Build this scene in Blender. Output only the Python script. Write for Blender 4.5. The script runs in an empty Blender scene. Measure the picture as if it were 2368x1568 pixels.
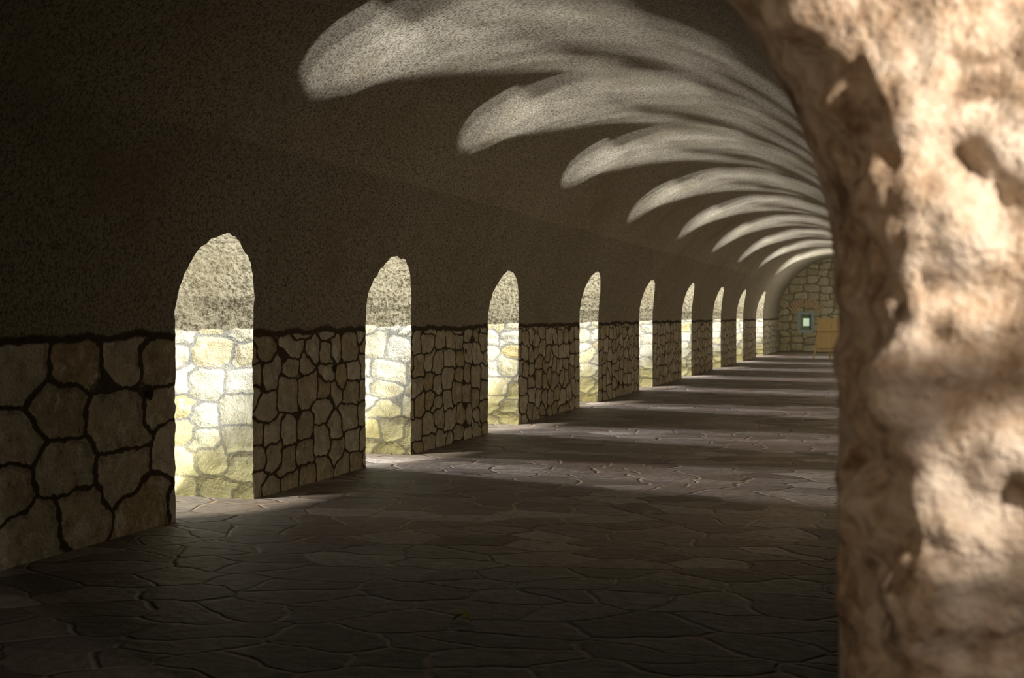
import bpy, math, random
from mathutils import Vector, noise, Euler
random.seed(4)
sc = bpy.context.scene
W=5.0; R=2.5; H=1.475; ZS=1.3625; T=0.75; SPLAY=.5
Y0=2.5; YE=55.0
OPEN=[(1.641,1.873,2.08),(2.328,2.57,2.07),(3.102,3.37,2.05),(4.065,4.33,2.2),(5.049,5.33,2.2),
      (6.07,6.36,2.25),(7.11,7.43,2.28),(8.16,8.5,2.3),(9.28,9.75,2.35)]
OPEN=[(a*W,b*W,h) for a,b,h in OPEN]

# ---------------------------------------------------------------- materials
class NT:
    def __init__(s,name):
        s.m=bpy.data.materials.new(name); s.m.use_nodes=True
        s.t=s.m.node_tree; s.n=s.t.nodes; s.n.clear()
        s.out=s.n.new('ShaderNodeOutputMaterial'); s.b=s.n.new('ShaderNodeBsdfPrincipled')
        s.t.links.new(s.b.outputs[0],s.out.inputs[0])
    def L(s,a,b): s.t.links.new(a,b)
    def put(s,inp,v):
        if hasattr(v,'links'): s.L(v,inp)
        else: inp.default_value=v
    def math(s,op,a,b=0.0,c=None,clamp=False):
        n=s.n.new('ShaderNodeMath'); n.operation=op; n.use_clamp=clamp
        s.put(n.inputs[0],a); s.put(n.inputs[1],b)
        if c is not None: s.put(n.inputs[2],c)
        return n.outputs[0]
    def vmath(s,op,a,b):
        n=s.n.new('ShaderNodeVectorMath'); n.operation=op
        s.put(n.inputs[0],a); s.put(n.inputs[1],b); return n.outputs[0]
    def noise(s,vec,scale,detail=4,rough=.55,col=False):
        n=s.n.new('ShaderNodeTexNoise'); s.L(vec,n.inputs['Vector'])
        n.inputs['Scale'].default_value=scale; n.inputs['Detail'].default_value=detail
        n.inputs['Roughness'].default_value=rough
        return n.outputs['Color'] if col else n.outputs['Fac']
    def step(s,v,a,b,lo=0.0,hi=1.0):
        n=s.n.new('ShaderNodeMapRange'); n.interpolation_type='SMOOTHSTEP'
        s.put(n.inputs[0],v); n.inputs[1].default_value=a; n.inputs[2].default_value=b
        n.inputs[3].default_value=lo; n.inputs[4].default_value=hi
        return n.outputs[0]
    def ramp(s,v,stops):
        n=s.n.new('ShaderNodeValToRGB'); s.L(v,n.inputs[0]); e=n.color_ramp.elements
        while len(e)<len(stops): e.new(0.5)
        for i,(p,c) in enumerate(stops):
            e[i].position=p; e[i].color=(*c,1)
        return n.outputs[0]
    def mix(s,f,a,b,mode='MIX'):
        n=s.n.new('ShaderNodeMix'); n.data_type='RGBA'; n.blend_type=mode
        s.put(n.inputs[0],f)
        for i,v in ((6,a),(7,b)):
            if hasattr(v,'links'): s.L(v,n.inputs[i])
            else: n.inputs[i].default_value=(*v,1)
        return n.outputs[2]
    def pos(s):
        return s.n.new('ShaderNodeTexCoord').outputs['Object']
    def uv(s):
        return s.n.new('ShaderNodeTexCoord').outputs['UV']
    def sepxyz(s,v):
        n=s.n.new('ShaderNodeSeparateXYZ'); s.L(v,n.inputs[0]); return n.outputs
    def distort(s,vec,scale,amt):
        c=s.noise(vec,scale,2,.5,True)
        d=s.vmath('SUBTRACT',c,(.5,.5,.5)); d=s.vmath('MULTIPLY',d,(amt,amt,amt))
        return s.vmath('ADD',vec,d)
    def voro(s,vec,feature,scale=1.0,rand=.8,dim='2D',mink=None):
        n=s.n.new('ShaderNodeTexVoronoi'); n.voronoi_dimensions=dim; n.feature=feature
        if mink: n.distance='MINKOWSKI'; n.inputs['Exponent'].default_value=mink
        if dim=='1D': s.L(vec,n.inputs['W'])
        else: s.L(vec,n.inputs['Vector'])
        n.inputs['Scale'].default_value=scale
        n.inputs['Randomness'].default_value=rand
        return n
    def bump(s,h,strength,dist):
        n=s.n.new('ShaderNodeBump'); n.inputs['Strength'].default_value=strength
        n.inputs['Distance'].default_value=dist; s.L(h,n.inputs['Height'])
        s.L(n.outputs[0],s.b.inputs['Normal']); return n
    def fin(s,col,rough=.9,spec=.2):
        s.put(s.b.inputs['Base Color'],col if hasattr(col,'links') else (*col,1))
        s.put(s.b.inputs['Roughness'],rough); s.b.inputs['Specular IOR Level'].default_value=spec
        return s.m
    def plaster(s,P,lo,hi,sc=42):
        g=s.noise(P,sc,6,.78); g2=s.noise(P,1.0,5,.6)
        c=s.ramp(g,[(.40,lo),(.55,hi)])
        tint=tuple(x*.55 for x in hi)
        c=s.mix(s.step(g2,.48,.72,0,.6),c,(tint[0],tint[1]*.92,tint[2]*.75))
        c=s.mix(s.step(s.noise(P,3.3,6,.7),.63,.8,0,.55),c,tuple(min(.8,x*1.25) for x in hi))
        c=s.mix(s.step(s.noise(P,2.1,6,.75),.62,.74,0,.6),c,tuple(x*.3 for x in hi))
        h=s.math('ADD',s.math('MULTIPLY',g,1.5),s.math('MULTIPLY',s.noise(P,13,4,.6),1.0))
        return c,h

def masonry(name,w,h,stones,mortar,mw=.012,plaster=True,line=True,pl=None,dis=.30,d2=.10,psc=42,ochre=0,rnd_=.82,blotch=0):
    k=NT(name); uv=k.uv(); P=k.pos()
    d=k.distort(uv,1.5,dis); d=k.distort(d,6,d2); d=k.distort(d,24,.022)
    c=k.vmath('MULTIPLY',d,(1/w,1/h,1))
    f1=k.voro(c,'F1',1,rnd_,'2D',8.0); f2=k.voro(c,'F2',1,rnd_,'2D',8.0)
    e=k.math('MULTIPLY',k.math('SUBTRACT',f2.outputs['Distance'],f1.outputs['Distance']),h*.55)
    cellc=f1.outputs['Color']
    sep=k.n.new('ShaderNodeSeparateColor'); k.L(cellc,sep.inputs[0])
    n1=k.noise(P,9,6,.65); n2=k.noise(P,45,5,.7)
    stone=k.ramp(sep.outputs[0],[(i/(len(stones)-1),s) for i,s in enumerate(stones)])
    stone=k.mix(k.step(n1,.35,.7,0,.8),stone,k.mix(.5,stone,(.12,.09,.05),'MIX'))
    stone=k.mix(k.step(n2,.4,.7,0,.4),stone,tuple(min(.75,x*1.35) for x in stones[0]))
    stone=k.mix(k.step(k.noise(P,5,6,.7),.55,.63,0,.6),stone,tuple(min(.8,x*1.25) for x in stones[3]))
    if blotch:
        nb=k.noise(P,7,9,.8)
        stone=k.mix(k.step(nb,.52,.60,0,blotch),stone,(.78,.72,.63))
        stone=k.mix(k.step(nb,.47,.38,0,blotch),stone,(.16,.12,.07))
    mcol=k.mix(n2,mortar,tuple(x*1.7 for x in mortar))
    v=k.sepxyz(uv)[1]
    if ochre:
        low=k.step(k.math('ADD',v,k.math('MULTIPLY',k.noise(P,2,3),.5)),.35,.95,ochre,0)
        stone=k.mix(low,stone,(.46,.40,.15)); mcol=k.mix(low,mcol,(.26,.22,.10))
    e2=k.math('ADD',e,k.math('MULTIPLY',k.math('SUBTRACT',n2,.5),.014))
    stmask=k.step(e2,mw,mw+.008)
    hst=k.math('ADD',k.step(e,mw*.4,mw+.045),k.math('MULTIPLY',n1,1.1))
    hst=k.math('ADD',hst,k.math('MULTIPLY',n2,.9))
    if plaster:
        vv=k.math('ADD',v,k.math('MULTIPLY',k.math('SUBTRACT',k.noise(P,3.5,4),.5),.12))
        pm=k.step(vv,ZS-.012,ZS+.012)
        if line:
            lm=k.step(vv,ZS-.065,ZS-.045)
            stmask=k.math('MULTIPLY',stmask,k.math('SUBTRACT',1,lm))
        col=k.mix(stmask,mcol,stone)
        plc,hp=k.plaster(P,*pl,psc)
        col=k.mix(pm,col,plc)
        mh=k.n.new('ShaderNodeMix'); mh.data_type='FLOAT'; k.L(pm,mh.inputs[0]); k.L(hst,mh.inputs[2]); k.L(hp,mh.inputs[3])
        hh=mh.outputs[0]
    else:
        col=k.mix(stmask,mcol,stone); hh=hst
    k.bump(hh,1.0,.035)
    return k.fin(col,.95,.1)

dull=[(.42,.36,.25),(.60,.56,.46),(.48,.44,.35),(.70,.66,.57),(.47,.38,.23),(.60,.57,.49)]
WP=((.15,.125,.09),(.60,.545,.445))
M_wbig=masonry('stone_wall_large',.62,.36,dull,(.055,.042,.028),.0105,pl=WP,dis=.14,d2=.10,blotch=.6,rnd_=.66)
M_wsm=masonry('stone_wall_small',.34,.225,dull,(.055,.042,.028),.0068,pl=WP,dis=.11,d2=.07,blotch=.45,rnd_=.70)
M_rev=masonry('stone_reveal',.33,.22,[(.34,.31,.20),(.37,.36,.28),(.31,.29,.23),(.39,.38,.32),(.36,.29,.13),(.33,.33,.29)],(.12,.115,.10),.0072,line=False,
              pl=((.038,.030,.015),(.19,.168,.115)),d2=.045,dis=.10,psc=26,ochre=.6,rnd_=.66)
M_end=masonry('stone_end_wall',.55,.31,[(.55,.47,.28),(.62,.56,.40),(.48,.43,.28),(.66,.61,.46)],(.20,.18,.12),.014,plaster=False,dis=.10,d2=.06,rnd_=.66)

k=NT('vault_plaster'); c_,h_=k.plaster(k.pos(),*WP); k.bump(h_,.9,.03); M_vault=k.fin(c_,.95,.1)

def floor_mat():
    k=NT('flagstone_floor'); P=k.pos()
    d=k.distort(P,1.3,.45); d=k.distort(d,8,.05)
    c=k.vmath('MULTIPLY',d,(2.1,3.0,1))
    e=k.voro(c,'DISTANCE_TO_EDGE',1,1.0).outputs['Distance']
    cc=k.voro(c,'F1',1,1.0).outputs['Color']
    sep=k.n.new('ShaderNodeSeparateColor'); k.L(cc,sep.inputs[0])
    st=k.ramp(sep.outputs[1],[(0,(.065,.048,.038)),(.4,(.20,.175,.155)),(.7,(.10,.08,.058)),(1,(.29,.26,.24))])
    n=k.noise(P,12,5,.6); n2=k.noise(P,.7,3)
    st=k.mix(k.step(n,.4,.7,0,.5),st,(.09,.07,.055))
    st=k.mix(k.step(k.noise(P,2.5,5,.7),.55,.7,0,.5),st,(.28,.25,.21))
    st=k.mix(k.step(k.noise(P,.45,3),.45,.65,0,.55),st,(.11,.066,.042))
    m=k.step(e,.012,.03)
    col=k.mix(m,k.mix(k.step(n2,.42,.55),(.06,.045,.035),(.27,.19,.12)),st)
    h=k.math('ADD',k.step(e,.005,.06),k.math('MULTIPLY',n,1.2))
    h=k.math('ADD',h,k.math('MULTIPLY',sep.outputs[2],1.0))
    k.bump(h,1.0,.016)
    r=k.math('ADD',.5,k.math('MULTIPLY',n,.3))
    return k.fin(col,r,.35)
M_floor=floor_mat()

def fg_mat():
    k=NT('rough_rubble_stone'); P=k.pos()
    a=k.noise(P,5,4,.6); b=k.noise(P,22,6,.65); c2=k.noise(P,8,5,.65)
    col=k.ramp(b,[(.3,(.22,.145,.09)),(.45,(.44,.32,.22)),(.62,(.63,.51,.39)),(.8,(.76,.68,.59))])
    col=k.mix(k.step(a,.45,.62,0,.75),col,(.70,.61,.51))
    col=k.mix(k.step(c2,.54,.66,0,.8),col,(.14,.088,.052))
    k.bump(k.math('ADD',b,k.math('MULTIPLY',k.noise(P,90,3),.3)),.9,.03)
    return k.fin(col,.9,.15)
M_fg=fg_mat()

def simple(name,col,rough=.7,scale=20,var=.35,bump=.3,stretch=(1,1,1)):
    k=NT(name); P=k.vmath('MULTIPLY',k.pos(),stretch)
    n=k.noise(P,scale,5,.6)
    c=k.mix(n,tuple(x*(1-var) for x in col),tuple(min(1,x*(1+var)) for x in col))
    k.bump(n,bump,.01); return k.fin(c,rough,.3)
M_dark=simple('dark_plaster',(.16,.12,.08),.95)
M_hole=simple('putlog_hole_shadow',(.008,.007,.006),1)
M_blocker=simple('light_blocker_surface',(.4,.36,.28),.95)  # surface of the added light-blocking mass outside
M_wood=simple('pine_wood',(.72,.54,.27),.6,14,.25,.2,(6,6,.6))
M_frame=simple('painted_window_frame',(.36,.40,.42),.6)
M_brick=simple('red_brick',(.48,.34,.22),.9,30)
M_leaf=simple('yellow_leaf',(.95,.88,.08),.6,20,.1)
kk=NT('window_daylight_glass'); P=kk.pos()
kk.fin((.35,.42,.36),.3); kk.b.inputs['Emission Color'].default_value=(.72,.95,.62,1); kk.b.inputs['Emission Strength'].default_value=.6
M_glass=kk.m
M_inner=simple('window_inner_reveal',(.26,.30,.22),.8)

# ---------------------------------------------------------------- mesh helpers
def mkobj(name,verts,faces,mats,fm=None,uvs=None,smooth=True,parent=None):
    me=bpy.data.meshes.new(name); me.from_pydata(verts,[],faces); me.update()
    for m in (mats if isinstance(mats,(list,tuple)) else [mats]): me.materials.append(m)
    if fm:
        for p,i in zip(me.polygons,fm): p.material_index=i
    if uvs:
        ul=me.uv_layers.new(name='UVMap')
        for lp in me.loops: ul.data[lp.index].uv=uvs[lp.vertex_index]
    if smooth:
        for p in me.polygons: p.use_smooth=True
    o=bpy.data.objects.new(name,me); sc.collection.objects.link(o)
    if parent: o.parent=parent
    return o
class Acc:
    def __init__(s): s.v=[];s.f=[];s.m=[];s.uv=[]
    def grid(s,pts,uvs,mi,flip=False):
        b=len(s.v); n=len(pts);m=len(pts[0])
        for r,u in zip(pts,uvs):
            s.v.extend(r); s.uv.extend(u)
        for i in range(n-1):
            for j in range(m-1):
                q=(b+i*m+j,b+i*m+j+1,b+(i+1)*m+j+1,b+(i+1)*m+j)
                s.f.append(q[::-1] if flip else q); s.m.append(mi)
def wmap(y,s,off=0.0):
    if s<=ZS: return Vector((-W-off,y,s))
    a=(s-ZS)/R
    return Vector((-W+R-(R+off)*math.cos(a),y,ZS+(R+off)*math.sin(a)))
def outline(ya,yb,top,x0,x1,S,nj=44,na=65,amp=.014):
    r=(yb-ya)/2; yc=(ya+yb)/2; sp=top-r
    inner=[];outer=[]
    for i in range(nj):
        z=sp*i/nj; inner.append((ya,z)); outer.append((x0,z))
    ang=[math.pi-math.pi*i/(na-1) for i in range(na)]
    for cx in (x0,x1):
        ca=math.atan2(S-sp,cx-yc)
        j=min(range(na),key=lambda q:abs(ang[q]-ca)); ang[j]=ca
    for a in ang:
        c,s=math.cos(a),math.sin(a)
        inner.append((yc+r*c,sp+r*s))
        ts=[]
        if c>1e-6: ts.append((x1-yc)/c)
        if c<-1e-6: ts.append((x0-yc)/c)
        if s>1e-6: ts.append((S-sp)/s)
        t=min(ts); outer.append((yc+t*c,sp+t*s))
    for i in range(nj-1,-1,-1):
        z=sp*i/nj; inner.append((yb,z)); outer.append((x1,z))
    res=[]
    for (y,s) in inner:
        d=noise.noise(Vector((y*5,s*5,7.)))*amp*2.0+noise.noise(Vector((y*17,s*17,3.)))*amp*1.4
        dy=y-yc; dz=max(0,s-sp); l=math.hypot(dy,dz) or 1
        res.append((y+d*dy/l,s+d*dz/l))
    return res,outer

S_TOP=ZS+R*math.asin((2.75-ZS)/R)
wl=Acc(); 
def panel(y0,y1,mi,n,off=0.0,s1=None):
    m=60; s1=s1 or S_TOP
    pts=[[wmap(y0+(y1-y0)*i/n,s1*j/m,off) for j in range(m+1)] for i in range(n+1)]
    uvs=[[(y0+(y1-y0)*i/n,s1*j/m) for j in range(m+1)] for i in range(n+1)]
    wl.grid(pts,uvs,mi)
edges=[OPEN[0][0]-.7]
for a,b in zip(OPEN[:-1],OPEN[1:]): edges.append((a[1]+b[0])/2)
edges.append(OPEN[-1][1]+1.0)
panel(Y0,edges[0],0,20)
panel(Y0,edges[0],0,2,.04,S_TOP+.3)
for e in edges: panel(e-.15,e+.15,1,1,.035)
for i,(ya,yb,top) in enumerate(OPEN):
    st=ZS+R*math.asin((top-ZS)/R)
    inn,out=outline(ya,yb,st,edges[i],edges[i+1],S_TOP)
    yc=(ya+yb)/2; rr_=(yb-ya)/2
    M=14
    pts=[];uvs=[]
    for k in range(M+1):
        t=(k/M)**1.3
        row=[];ur=[]
        for (a,b) in zip(inn,out):
            y=a[0]+(b[0]-a[0])*t; s=a[1]+(b[1]-a[1])*t
            p=wmap(y,s)
            w=4*t*(1-t)
            d=noise.noise(Vector((y*1.3,s*1.3,1)))*.03*w
            if s<=ZS: p.x+=d
            row.append(p); ur.append((y,s))
        pts.append(row); uvs.append(ur)
    if i==0:
        n=len(inn); h=n//2
        wl.grid([r[:h+1] for r in pts],[r[:h+1] for r in uvs],0,True)
        wl.grid([r[h:] for r in pts],[r[h:] for r in uvs],1,True)
    else: wl.grid(pts,uvs,1,True)
    K=12; pts=[];uvs=[]
    xo=-W-T
    def spl(y,t): return -SPLAY*t*max(0,(yc-y)/rr_)
    for k in range(K+1):
        t=k/K; row=[];ur=[]
        for (y,s) in inn:
            p=wmap(y,s); x=p.x+(xo-p.x)*t
            q=Vector((x,y+spl(y,t),p.z))
            if 0<k:
                nn=noise.noise(Vector((x*4,p.z*4,y*3)))*.018*min(1,t*4)
                q.y+=nn*(1 if y>yc else -1)
            row.append(q); ur.append((x+13.7*(i+1)+(5 if y>yc else 0),p.z))
        pts.append(row); uvs.append(ur)
    wl.grid(pts,uvs,2)
    pts=[];uvs=[]
    for k in range(4):
        t=k/3; row=[];ur=[]
        for (a,b) in zip(inn,out):
            pa=wmap(*a); pb=wmap(*b); ay=pa.y+spl(pa.y,1)
            y=ay+(pb.y-ay)*t; z=pa.z+(b[1]*1.25-pa.z)*t
            row.append(Vector((xo,y,z))); ur.append((y,z))
        pts.append(row); uvs.append(ur)
    wl.grid(pts,uvs,1)
panel(edges[-1],YE,1,20)
for (py_,pz_) in ((7.86,.93),(10.9,.99),(14.6,1.05)):
    b=len(wl.v)
    for i in range(14):
        a=2*math.pi*i/14; rr=.036*(1+.15*math.sin(3*a))
        wl.v.append(Vector((-W+.018,py_+rr*math.cos(a),pz_+rr*math.sin(a)))); wl.uv.append((0,0))
    wl.f.append(list(range(b,b+14))); wl.m.append(3)
mkobj('wall_left',wl.v,wl.f,[M_wbig,M_wsm,M_rev,M_hole],wl.m,wl.uv)

# vault
a0=(S_TOP-ZS)/R
acc=Acc(); NA=60; ny=180
pts=[];uvs=[]
for i in range(ny+1):
    y=Y0+(YE-Y0)*i/ny; row=[];ur=[]
    for j in range(NA+1):
        a=a0+(math.pi-a0)*j/NA
        rr=R+(noise.noise(Vector((y*.8,a*3,0)))*.02 if 1<j<NA else 0)
        row.append(Vector((-W+R-rr*math.cos(a),y,ZS+rr*math.sin(a)))); ur.append((y,a*R))
    pts.append(row);uvs.append(ur)
acc.grid(pts,uvs,0)
mkobj('ceiling',acc.v,acc.f,M_vault,acc.m,acc.uv)
acc=Acc()
pts=[[Vector((0,Y0+(YE-Y0)*i/80,ZS*j/8)) for j in range(9)] for i in range(81)]
acc.grid(pts,[[(p.y,p.z) for p in r] for r in pts],0)
mkobj('wall_right',acc.v,acc.f,M_wsm,acc.m,acc.uv)
acc=Acc()
xs=[-W-T+(W+T+3.0)*i/20 for i in range(21)]; ys=[-4+(YE+4)*j/100 for j in range(101)]
pts=[[Vector((x,y,0)) for x in xs] for y in ys]
acc.grid(pts,[[(p.x,p.y) for p in r] for r in pts],0,True)
mkobj('floor',acc.v,acc.f,M_floor,acc.m,acc.uv)

# ---------------------------------------------------------------- end wall with window niche
WX,WZ,WW,WH=-3.89,H-.27,.34,.44
acc=Acc()
xsl=[-W-.1,WX-WW,WX+WW,.1]; zsl=[0,WZ-WH,WZ+WH,4.1]
for i in range(3):
    for j in range(3):
        if i==1 and j==1: continue
        n=8
        pts=[[Vector((xsl[i]+(xsl[i+1]-xsl[i])*a/n,YE,zsl[j]+(zsl[j+1]-zsl[j])*b/n)) for b in range(n+1)] for a in range(n+1)]
        acc.grid(pts,[[(p.x,p.z) for p in r] for r in pts],0,True)
c=[(WX-WW,WZ-WH),(WX+WW,WZ-WH),(WX+WW,WZ+WH),(WX-WW,WZ+WH),(WX-WW,WZ-WH)]
pts=[[Vector((x,YE+d,z)) for x,z in c] for d in (0,.35)]
acc.grid(pts,[[(p.x+p.y,p.z) for p in r] for r in pts],0)
mkobj('wall_back',acc.v,acc.f,M_end,acc.m,acc.uv,smooth=False)

def box(acc,cx,cy,cz,sx,sy,sz,rot=None,mi=0):
    b=len(acc.v)
    for dz in (-1,1):
        for dx,dy in ((-1,-1),(1,-1),(1,1),(-1,1)):
            p=Vector((dx*sx/2,dy*sy/2,dz*sz/2))
            if rot: p.rotate(rot)
            acc.v.append(p+Vector((cx,cy,cz))); acc.uv.append((0,0))
    for f in ((3,2,1,0),(4,5,6,7),(0,1,5,4),(1,2,6,5),(2,3,7,6),(3,0,4,7)):
        acc.f.append([b+i for i in f]); acc.m.append(mi)
acc=Acc(); fy=YE+.06; t=.12
box(acc,WX-WW+t/2,fy,WZ,t,.1,2*WH); box(acc,WX+WW-t/2,fy,WZ,t,.1,2*WH)
box(acc,WX,fy,WZ+WH-t/2,2*WW-2*t,.1,t); box(acc,WX,fy,WZ-WH+t/2,2*WW-2*t,.1,t)
b=len(acc.v); iw,ih=WW-t,WH-t; jw,jh=.12,.16
for (a_,c_,dy) in ((iw,ih,.0),(jw,jh,.25)):
    for sx,sz in ((-1,-1),(1,-1),(1,1),(-1,1)):
        acc.v.append(Vector((WX+sx*a_,fy+dy,WZ+sz*c_))); acc.uv.append((0,0))
for q in range(4): acc.f.append([b+q,b+(q+1)%4,b+4+(q+1)%4,b+4+q]); acc.m.append(2)
acc.f.append([b+4,b+5,b+6,b+7]); acc.m.append(1)
mkobj('window_1',acc.v,acc.f,[M_frame,M_glass,M_inner],acc.m,smooth=False)
acc=Acc()
for i in range(13):
    a=math.radians(38+104*i/12)
    r=.74; cx=WX; cz=WZ+WH-.36
    box(acc,cx+r*math.cos(a),YE-.015,cz+r*math.sin(a),.085,.05,.32,Euler((0,math.pi/2-a,0)))
mkobj('brick_window_arch',acc.v,acc.f,M_brick,acc.m,smooth=False)
acc=Acc()
box(acc,-12.4,10.0,2.2,.8,3.7,4.8); box(acc,-12.4,10.0,4.7,1.0,3.9,.2)  # unseen block added outside to shade the floor at the first opening
mkobj('added_light_blocker',acc.v,acc.f,M_blocker,acc.m,smooth=False)

# ---------------------------------------------------------------- easel board
acc=Acc(); ex,ey=-2.42,45.0
tilt=math.radians(-10)
for i in range(5):
    box(acc,ex-.32+.16*i,ey+.13,.82,.152,.022,1.14,Euler((tilt,0,0)))
box(acc,ex,ey+.10,1.0,.80,.03,.08,Euler((tilt,0,0))); box(acc,ex,ey+.02,.40,.80,.04,.07,Euler((tilt,0,0)))
for s in (-1,1):
    box(acc,ex+s*.40,ey+.09,.70,.05,.04,1.42,Euler((tilt,s*math.radians(-8),0)))
box(acc,ex,ey+.45,.66,.05,.04,1.38,Euler((math.radians(20),0,0)))
o=mkobj('wooden_easel',acc.v,acc.f,M_wood,acc.m,smooth=False)
zmin=min(v.co.z for v in o.data.vertices)
for v in o.data.vertices: v.co.z-=zmin

# ---------------------------------------------------------------- leaf
acc=Acc(); pts=[]
for i in range(9):
    t=i/8; w=.028*math.sin(math.pi*t)**.7+.001
    pts.append([Vector((-2.03-.05+.10*t,5.9+.02*math.sin(t*4)+w*(j/2-1),.006+.026*math.sin(t*3.1)+.012*abs(j/2-1))) for j in range(5)])
acc.grid(pts,[[(0,0)]*5]*9,0)
mkobj('fallen_leaf',acc.v,acc.f,M_leaf,acc.m)

# ---------------------------------------------------------------- foreground arched doorway wall
XR=-.116; RD=.95; XC=XR-RD; ZC=1.475; FL=1.0; XL=XC-FL
prof=[(0,2.5),(.003,2.42),(.012,2.34),(.025,2.27),(.04,2.2),(.055,2.14),(.07,2.09),(.09,2.05),(.12,2.02)]
while prof[-1][0]<.55: prof.append((prof[-1][0]+.012,2.01))
path=[]
nj=130; na=120
for i in range(nj): path.append(((1,0),(XR,ZC*i/nj)))
for i in range(na+1):
    a=math.pi/2*i/na; path.append(((math.cos(a),math.sin(a)),(XC+RD*math.cos(a),ZC+RD*math.sin(a))))
for i in range(1,30): path.append(((0,1),(XC-FL*i/30,ZC+RD)))
for i in range(61):
    a=math.pi/2+math.pi/2*i/60; path.append(((math.cos(a),math.sin(a)),(XL+RD*math.cos(a),ZC+RD*math.sin(a))))
for i in range(39,-1,-1): path.append(((-1,0),(XL-RD,ZC*i/40)))
pp=[]
for a,b in zip(prof[:-1],prof[1:]):
    n=max(1,int(math.hypot(b[0]-a[0],b[1]-a[1])/.011))
    for k in range(n): pp.append((a[0]+(b[0]-a[0])*k/n,a[1]+(b[1]-a[1])*k/n))
pp.append(prof[-1])
def fgd(p):
    q=Vector((p[0]*4.2,p[1]*4.2,p[2]*5.5))
    d,_=noise.voronoi(q)
    lump=min(.5,(d[1]-d[0]))*2
    return .034*(lump-.5)+.022*noise.noise(Vector(p)*11)+.018*noise.noise(Vector(p)*27)+.02*noise.noise(Vector(p)*3)
acc=Acc(); rows=[]
for idx,(o,y) in enumerate(pp):
    row=[]
    a=pp[max(0,idx-1)]; b=pp[min(len(pp)-1,idx+1)]
    t=Vector((b[0]-a[0],b[1]-a[1])).normalized()
    no,ny_=t.y,-t.x
    for (n,(x,z)) in path:
        p=(x+n[0]*o,y,z+n[1]*o)
        w=min(1.0,.0+idx/30)
        if idx>=len(pp)-4: w=(len(pp)-1-idx)/4
        d=fgd(p)*w
        row.append(Vector((p[0]+n[0]*no*d,p[1]+ny_*d,p[2]+n[1]*no*d)))
    rows.append(row)
acc.grid(rows,[[(p.x,p.z) for p in r] for r in rows],0)
def face(off,y,x0,x1,S,flip):
    r=RD+off; inn=[];out=[]
    for (c0,a0_,a1_,cx) in ((XC,0,math.pi/2,x1),(XL,math.pi/2,math.pi,x0)):
        ang=[a0_+(a1_-a0_)*i/40 for i in range(41)]
        ca=math.atan2(S-ZC,cx-c0); j=min(range(1,40),key=lambda q:abs(ang[q]-ca)); ang[j]=ca
        if cx==x1: inn.append((XC+r,0)); out.append((x1,0))
        for a in ang:
            c,s=math.cos(a),math.sin(a); ts=[]
            if c>1e-6: ts.append((x1-c0)/c)
            if c<-1e-6: ts.append((x0-c0)/c)
            if s>1e-6: ts.append((S-ZC)/s)
            t=min(ts); inn.append((c0+r*c,ZC+r*s)); out.append((c0+t*c,ZC+t*s))
        if cx==x0: inn.append((XL-r,0)); out.append((x0,0))
    pts=[[Vector((a[0]+(b[0]-a[0])*k/8,y,a[1]+(b[1]-a[1])*k/8)) for a,b in zip(inn,out)] for k in range(9)]
    acc.grid(pts,[[(p.x,p.z) for p in r_] for r_ in pts],0,flip)
face(pp[-1][0],pp[-1][1],-W,2.6,4.0,False)
face(0,2.5,-W-.05,.1,4.0,True)
mkobj('wall_front',acc.v,acc.f,M_fg,acc.m,acc.uv)

def quad(name,a,b,c,d,mat):
    mkobj(name,[Vector(p) for p in (a,b,c,d)],[(0,1,2,3)],mat,smooth=False)
y1=2.01
quad('wall_anteroom_left',(-W,-4,0),(-W,y1,0),(-W,y1,4),(-W,-4,4),M_dark)
quad('wall_anteroom_right',(2.6,-4,0),(2.6,y1,0),(2.6,y1,4),(2.6,-4,4),M_dark)
quad('wall_anteroom_back',(-W,-4,0),(2.6,-4,0),(2.6,-4,4),(-W,-4,4),M_dark)
quad('ceiling_anteroom',(-W,-4,4),(2.6,-4,4),(2.6,y1,4),(-W,y1,4),M_dark)

# ---------------------------------------------------------------- lights
def sun(name,elev,k,strength,col,ang):
    l=bpy.data.lights.new(name,'SUN'); l.energy=strength; l.color=col; l.angle=math.radians(ang)
    o=bpy.data.objects.new(name,l); sc.collection.objects.link(o)
    e=math.radians(elev); h=Vector((1,k,0)).normalized()*math.cos(e); h.z=math.sin(e)
    o.rotation_euler=h.to_track_quat('-Z','Y').to_euler(); o.location=(-20,20,5); return o
warm=(1,.99,.94)
for i,(e,k,s,a) in enumerate([(58.5,.06,3.2,1.0),(58,.32,3.0,1.0),(53,.56,2.8,1.5),
                              (52,.18,1.7,2),(48,.80,2.5,1.5),(47,.44,1.8,3),
                              (44,.30,1.4,2.5),(43,1.05,2.5,2),(41,.66,1.8,3.5),
                              (36,.50,1.2,3.5),(37,1.28,2.4,2.5),(34,.90,1.9,4),
                              (28,.70,1.2,5),(30,1.45,1.9,3),(25,1.1,1.6,5)]):
    sun('ground_bounce_%d'%(i+1),e,k,s*1.1,warm,a)
sun('sky_glow_1',-17,-.05,4.4,(1,.95,.95),6)
sun('sky_glow_2',-16,-.30,4.2,(1,.95,.95),6)
sun('sky_high',-50,1.0,7.5,(1,.98,.86),8)
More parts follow.
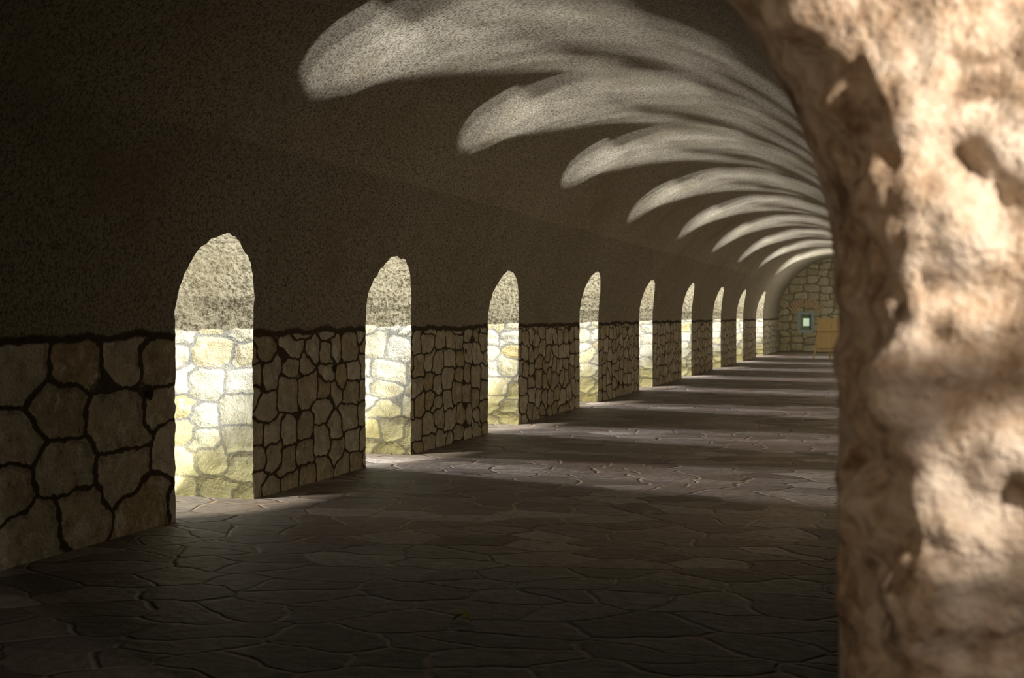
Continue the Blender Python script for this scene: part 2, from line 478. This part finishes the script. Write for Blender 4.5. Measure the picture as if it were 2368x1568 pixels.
l=bpy.data.lights.new('added_ambient_fill','AREA'); l.shape='RECTANGLE'; l.size=44; l.size_y=.6; l.energy=160; l.color=(1,.77,.45)  # added warm fill along the right wall, lifts the ambient light
o=bpy.data.objects.new('added_ambient_fill',l); sc.collection.objects.link(o); o.location=(-.08,30.2,1.3)
o.rotation_euler=(math.pi/2,0,math.pi/2)
def spot(name,loc,tgt,e,size,blend,col=(1,.87,.74),soft=.03):
    l=bpy.data.lights.new(name,'SPOT'); l.energy=e; l.color=col; l.spot_size=math.radians(size); l.spot_blend=blend; l.shadow_soft_size=soft
    o=bpy.data.objects.new(name,l); sc.collection.objects.link(o); o.location=loc
    o.rotation_euler=(Vector(tgt)-o.location).to_track_quat('-Z','Y').to_euler()
spot('added_sunbeam_spot_1',(1.15,1.0,2.1),(.16,2.0,1.62),30,60,.5)  # added spots standing in for sun patches on the near stone
spot('added_sunbeam_spot_2',(1.15,1.0,2.1),(.15,2.0,1.77),260,24,.35)
spot('added_sunbeam_spot_3',(1.15,1.0,2.1),(.14,2.0,1.24),200,7,.4)
spot('anteroom_fill',(-.95,.7,1.6),(.05,2.2,1.5),21,75,.8,(1,.74,.50),.2)
l=bpy.data.lights.new('added_end_fill','POINT'); l.energy=140; l.color=(1,.98,.82); l.shadow_soft_size=.3  # added point light to brighten the end wall and nearby vault
o=bpy.data.objects.new('added_end_fill',l); sc.collection.objects.link(o); o.location=(-1.2,50.0,2.3)

w=bpy.data.worlds.new('World'); sc.world=w; w.use_nodes=True
bg=w.node_tree.nodes['Background']; bg.inputs[0].default_value=(.88,.93,1,1); bg.inputs[1].default_value=1.2

# ---------------------------------------------------------------- camera
cd=bpy.data.cameras.new('camera'); co=bpy.data.objects.new('camera',cd); sc.collection.objects.link(co)
cd.sensor_width=36; cd.lens=36*3000/2368
co.location=(0,0,H); co.rotation_euler=(math.pi/2,0,math.atan(906/3000))
cd.shift_y=-(784-730)/2368
cd.clip_start=.05; cd.clip_end=200
cd.dof.use_dof=True; cd.dof.focus_distance=12; cd.dof.aperture_fstop=3.8
sc.camera=co
try:
    sc.view_settings.view_transform='Standard'; sc.view_settings.look='None'
except Exception as e: print(e)
